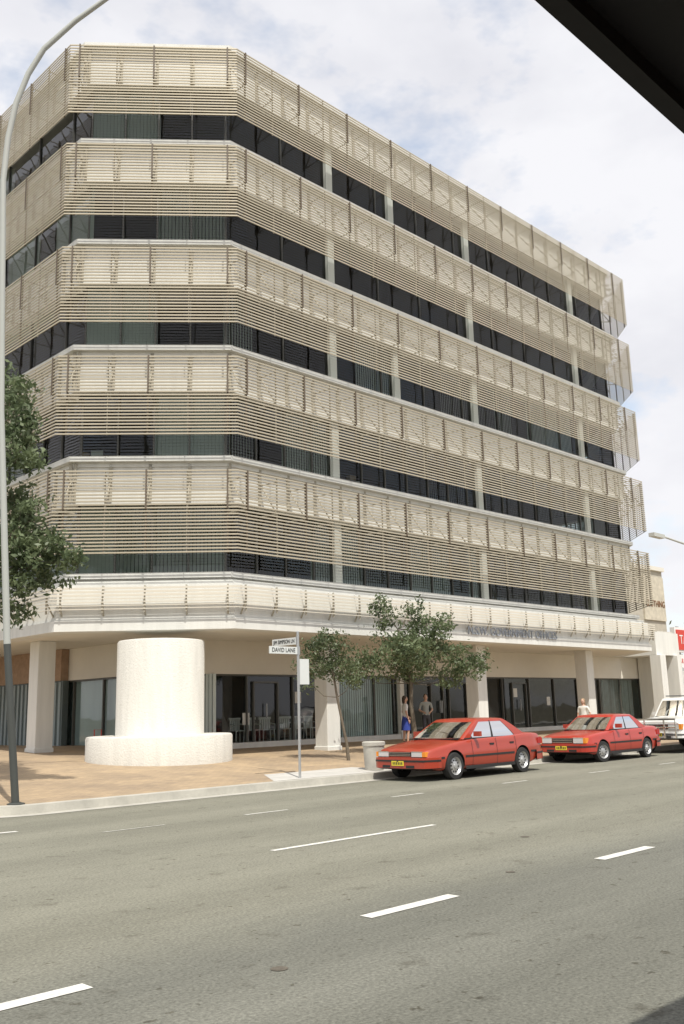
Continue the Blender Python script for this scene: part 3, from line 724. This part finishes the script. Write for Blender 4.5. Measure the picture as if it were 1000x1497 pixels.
    for sg in (-1,1):
        y0,y1=pw*.5,pw*.93
        def bx(a,c,m):
            t.box((a[0],min(sg*a[1],sg*c[1]),a[2]),(c[0],max(sg*a[1],sg*c[1]),c[2]),m)
        bx((-.02,y0,lz0),(.1,y1,lz1),2); bx((-.012,y1+.003,lz0),(.16,pw*1.05,lz1),3)
        bx((-.025,y0-.01,lz0-.015),(.0,y1,lz0-.002),1); bx((-.026,y0-.012,lz1+.002),(.02,y1+.01,lz1+.014),5)
        bx((Ln-.08,pw*.45,gh['tail'][0]),(Ln+.015,pw*1.04,gh['tail'][1]),4)
        bx((Ln-.3,interp(plan,Ln-.3)-.02,gh['tail'][0]+.02),(Ln-.1,interp(plan,Ln-.3)+.004,gh['tail'][1]-.01),4)
        mx_=xA+.42; zz=zb0+.06; t.box((mx_,min(sg*(W/2-.05),sg*(W/2+.14)),zz),(mx_+.09,max(sg*(W/2-.05),sg*(W/2+.14)),zz+.12),0)
        for sx in gh['doors']:
            ww=interp(plan,sx)*1.0
            prev=None
            for fz_,fw in ((.06,.965),(.2,.982),(.36,.998),(.52,1.003),(.64,.99),(.84,.97),(.97,.948)):
                zb=interp(bot,sx); zt=interp(top,sx); pt=(ww*fw+.003,zb+(zt-zb)*fz_)
                if prev: t.quad([(sx,sg*prev[0],prev[1]),(sx+.012,sg*prev[0],prev[1]),(sx+.012,sg*pt[0],pt[1]),(sx,sg*pt[0],pt[1])],1)
                prev=pt
        for sx in gh['handles']: 
            t.box((sx,min(sg*(W/2*.955),sg*(W/2*.99)),zb0-.16),(sx+.17,max(sg*(W/2*.955),sg*(W/2*.99)),zb0-.12),1)
    t.box((-.018,-pw*.47,lz0+.01),(.05,pw*.47,lz1-.005),1)
    for q in range(3): t.box((-.024,-pw*.46,lz0+.02+q*(lz1-lz0)/3),(-.0185,pw*.46,lz0+.028+q*(lz1-lz0)/3),5)
    t.box((xA-.06,-W*.40,zb0-.0),(xA+.0,W*.40,zb0+.022),1)
    for sg in (-1,1): t.quad([(xA+.1,sg*(wb+.006),zb0+.004),(xD-.1,sg*(wb+.006),zb0+.004),(xD-.1,sg*(wb-.002),zb0+.03),(xA+.1,sg*(wb-.002),zb0+.03)],1)
    if suv:
        t.tube([(-.2,-.75,.5),(-.22,-.75,1.12),(-.22,.75,1.12),(-.2,.75,.5)],.035,8,5); t.tube([(-.21,-.75,.85),(-.21,.75,.85)],.03,8,5)
        for y in (-.35,.35): t.tube([(-.2,y,.5),(-.22,y,1.12)],.03,8,5)
        for y in (-.6,.6): t.tube([(xB+.1,y,zr+.1),(xC-.1,y,zr+.1)],.018,6,1)
    t.build('trim',[paint,BLK,LAMP,ORG,TAIL,CHR,BLK,PLATE],e)
    return e
RED=car_paint('red_paint',(.36,.040,.018)); RED2=car_paint('scarlet_paint',(.41,.034,.018)); CW=car_paint('white_paint',(.78,.78,.75))
usA=[(0,0),(.035,0),(.085,0),(.10,1),(.42,1),(.455,2),(.80,1),(.815,2),(.90,0),(1,0)]
top1=[(0,.66),(.12,.72),(.6,.80),(1.2,.875),(1.45,.91),(1.9,.93),(3.4,.96),(3.95,.99),(4.35,.985),(4.68,.96),(4.78,.90),(4.82,.72)]
bot1=[(0,.30),(.45,.22),(4.2,.22),(4.82,.34)]
pl1=[(0,.74),(.1,.81),(.3,.88),(.7,.915),(1.5,.93),(3.6,.93),(4.3,.905),(4.65,.85),(4.82,.76)]
car('parked_sedan',(17.15,15.40,0),RED,4.82,1.86,top1,bot1,pl1,dict(xA=1.32,xB=2.12,xC=3.35,xD=4.15,z=1.36,belt=.915,us=usA,strip=.50,bump=(.30,.54),lamp=(.565,.675),tail=(.68,.86),doors=(1.62,2.62,3.45),handles=(2.35,3.2),wt=.73),(.95,3.74),.315)
top2=[(0,.70),(.08,.76),(.6,.83),(1.2,.88),(1.4,.90),(1.9,.91),(3.3,.93),(3.7,.95),(4.2,.95),(4.42,.93),(4.5,.86),(4.53,.7)]
bot2=[(0,.32),(.45,.22),(4.0,.22),(4.53,.36)]
pl2=[(0,.74),(.08,.79),(.3,.83),(.7,.855),(1.5,.865),(3.4,.865),(4.1,.85),(4.4,.80),(4.53,.74)]
car('parked_sedan',(24.6,15.62,0),RED2,4.53,1.73,top2,bot2,pl2,dict(xA=1.25,xB=1.95,xC=3.05,xD=3.75,z=1.32,belt=.90,us=usA,strip=.52,bump=(.32,.54),lamp=(.57,.72),tail=(.66,.85),doors=(1.5,2.45,3.3),handles=(2.2,3.05),wt=.75),(.86,3.52),.30,steer=math.radians(-14))
top3=[(0,1.02),(.1,1.08),(.6,1.12),(1.3,1.17),(1.6,1.19),(4.6,1.19),(4.78,1.17),(4.82,1.0)]
bot3=[(0,.5),(.45,.42),(4.2,.42),(4.82,.5)]
pl3=[(0,.82),(.1,.87),(.3,.92),(.7,.94),(1.5,.95),(4.3,.95),(4.65,.93),(4.82,.90)]
usB=[(0,0),(.03,0),(.05,0),(.07,1),(.33,1),(.36,0),(.62,1),(.65,0),(.93,1),(1,0)]
car('parked_wagon',(30.4,15.55,0),CW,4.82,1.9,top3,bot3,pl3,dict(xA=1.42,xB=1.95,xC=4.45,xD=4.75,z=1.80,belt=1.17,us=usB,strip=.74,bump=(.5,.68),lamp=(.78,.96),tail=(.75,1.0),doors=(1.6,2.6,3.5),handles=(2.3,3.2),wt=.78),(.9,3.75),.385,suv=True)
# ------------------------------------------------------------ people
SKIN=mat('skin',(.52,.32,.23),.6)
def person(name,loc,rz,h,topc,botc,hairc,skirt,pose='stand',longhair=False):
    e=empty(name,loc,rz); sc=h/1.74
    TOP=mat(name+'_shirt',topc,.85,var=.15,scale=8); BOT=mat(name+'_lower',botc,.85,var=.15,scale=8); HAIR=mat(name+'_hair',hairc,.7); SH=mat(name+'_shoes',(.03,.025,.02),.6)
    sw=.15 if skirt else .185
    v=[(0,0,.96),(0,.01,1.12),(0,0,1.30),(0,.01,1.42),(0,0,1.50),(0,-.01,1.57)]
    r=[(.155,.11),(.125,.095),(.155,.105),(.11,.08),(.052,.055),(.055,.06)]
    ed=[(0,1),(1,2),(2,3),(3,4),(4,5)]
    for sg in (-1,1):
        i=len(v)
        if pose=='cross' : arm=[(sg*sw,0,1.41),(sg*(sw+.07),.03,1.16),(sg*(sw-.05),-.2,1.08)]
        elif sg==1: arm=[(sg*sw,0,1.41),(sg*(sw+.08),.03,1.15),(sg*(sw+.03),-.16,1.0)]
        else: arm=[(sg*sw,0,1.41),(sg*(sw+.06),.03,1.13),(sg*(sw+.07),-.05,.88)]
        v+=arm; r+=[(.06,.06),(.042,.042),(.028,.028)]; ed+=[(3,i),(i,i+1),(i+1,i+2)]
        i=len(v)
        st=.03 if sg==1 else -.05
        v+=[(sg*.09,0,.88),(sg*.1,st-.01,.50),(sg*.105,st+.03,.09),(sg*.115,st-.13,.045)]
        r+=[(.095,.095),(.058,.06),(.038,.042),(.042,.03)]; ed+=[(0,i),(i,i+1),(i+1,i+2),(i+2,i+3)]
    me=bpy.data.meshes.new('body'); me.from_pydata([tuple(c*sc for c in q) for q in v],ed,[])
    o=bpy.data.objects.new('body',me); scene.collection.objects.link(o)
    o.modifiers.new('skin','SKIN')
    sv=me.skin_vertices[0].data
    for k,q in enumerate(r): sv[k].radius=(q[0]*sc,q[1]*sc)
    sv[0].use_root=True
    ss=o.modifiers.new('sub','SUBSURF'); ss.levels=2; ss.render_levels=2
    bpy.context.view_layer.update(); dg=bpy.context.evaluated_depsgraph_get()
    nm=bpy.data.meshes.new_from_object(o.evaluated_get(dg)); o.modifiers.clear(); o.data=nm; o.parent=e
    for m_ in (SKIN,TOP,BOT,SH): nm.materials.append(m_)
    for p in nm.polygons:
        c=p.center/sc; ax=abs(c.x)
        if c.z<.1: k=3
        elif c.z<(.5 if skirt else .98): k=0 if skirt else 2
        elif c.z<.98 and ax<sw-.0: k=2
        elif c.z>1.47: k=0
        elif ax>sw+.02 and c.z<1.22: k=0
        elif c.y<-.1: k=0
        else: k=1
        p.material_index=k
    nm.shade_smooth()
    b=MB()
    H=1.64*sc; b.ell((0,-.012*sc,H),(.075*sc,.094*sc,.115*sc),0); b.ell((0,-.1*sc,H-.012*sc),(.011*sc,.018*sc,.022*sc),0,8,6)
    for sg in (-1,1):
        b.ell((sg*.076*sc,.0,H),(.01*sc,.018*sc,.03*sc),0,8,6); b.ell((sg*.03*sc,-.096*sc,H+.012*sc),(.012*sc,.008*sc,.006*sc),2,8,6)
    b.ell((0,-.094*sc,H-.055*sc),(.024*sc,.01*sc,.006*sc),3,8,6)
    b.ell((0,.018*sc,H+.028*sc),(.087*sc,.096*sc,.105*sc),1)
    if longhair: b.ell((0,.06*sc,H-.06*sc),(.08*sc,.055*sc,.13*sc),1)
    for idx in (8,15):
        c=Vector(v[idx])*sc; pe=Vector(v[idx-1])*sc; d=(c-pe).normalized(); side=1 if c.x>0 else -1
        lat=d.cross(Vector((side,0,0))).normalized()
        b.tube([c,c+d*.05*sc,c+d*.085*sc],[.02*sc,.032*sc,.026*sc],8,0)
        for q,l in enumerate((.06,.072,.067,.052)):
            o_=lat*((q-1.5)*.018*sc)
            a0=c+d*.078*sc+o_; a1=a0+d*l*.55*sc; a2=a1+(d*.8-Vector((side,0,0))*.6).normalized()*l*.5*sc
            b.tube([a0,a1,a2],[.009*sc,.008*sc,.006*sc],6,0)
        a0=c+d*.02*sc-lat*.022*sc; b.tube([a0,a0+(d-lat*.9).normalized()*.035*sc,a0+(d-lat*.4).normalized()*.065*sc],[.011*sc,.009*sc,.007*sc],6,0)
    b.build('head_and_hands',[SKIN,HAIR,BLK,mat(name+'_lips',(.35,.12,.1),.6)],e,smooth=True,angle=60)
    if skirt:
        s_=MB(); n=24; prof=[(.135,.1,1.04),(.16,.125,.94),(.175,.145,.82),(.185,.16,.65),(.19,.165,.50)]
        for a_,b_,z in prof:
            for j in range(n):
                t=2*math.pi*j/n; k=1+.03*math.sin(6*t)*(1.04-z)*2
                s_.v.append((a_*sc*k*math.cos(t),b_*sc*k*math.sin(t),z*sc))
        for i in range(len(prof)-1):
            for j in range(n):
                j2=(j+1)%n; s_.f.append((i*n+j,i*n+j2,(i+1)*n+j2,(i+1)*n+j)); s_.m.append(0)
        s_.build('skirt',[BOT],e,smooth=True)
    return e
person('standing_woman',(26.2,23.2,gz(23.2)),math.radians(60),1.7,(.75,.74,.72),(.03,.06,.32),(.04,.025,.015),True,longhair=True)
person('standing_man',(28.2,23.9,gz(23.9)),math.radians(-40),1.74,(.36,.38,.36),(.06,.06,.07),(.05,.035,.02),False,pose='cross')
person('walking_woman',(31.5,19.0,gz(19)),math.radians(-80),1.62,(.78,.76,.7),(.3,.25,.2),(.3,.2,.11),False,longhair=True)
print('built')
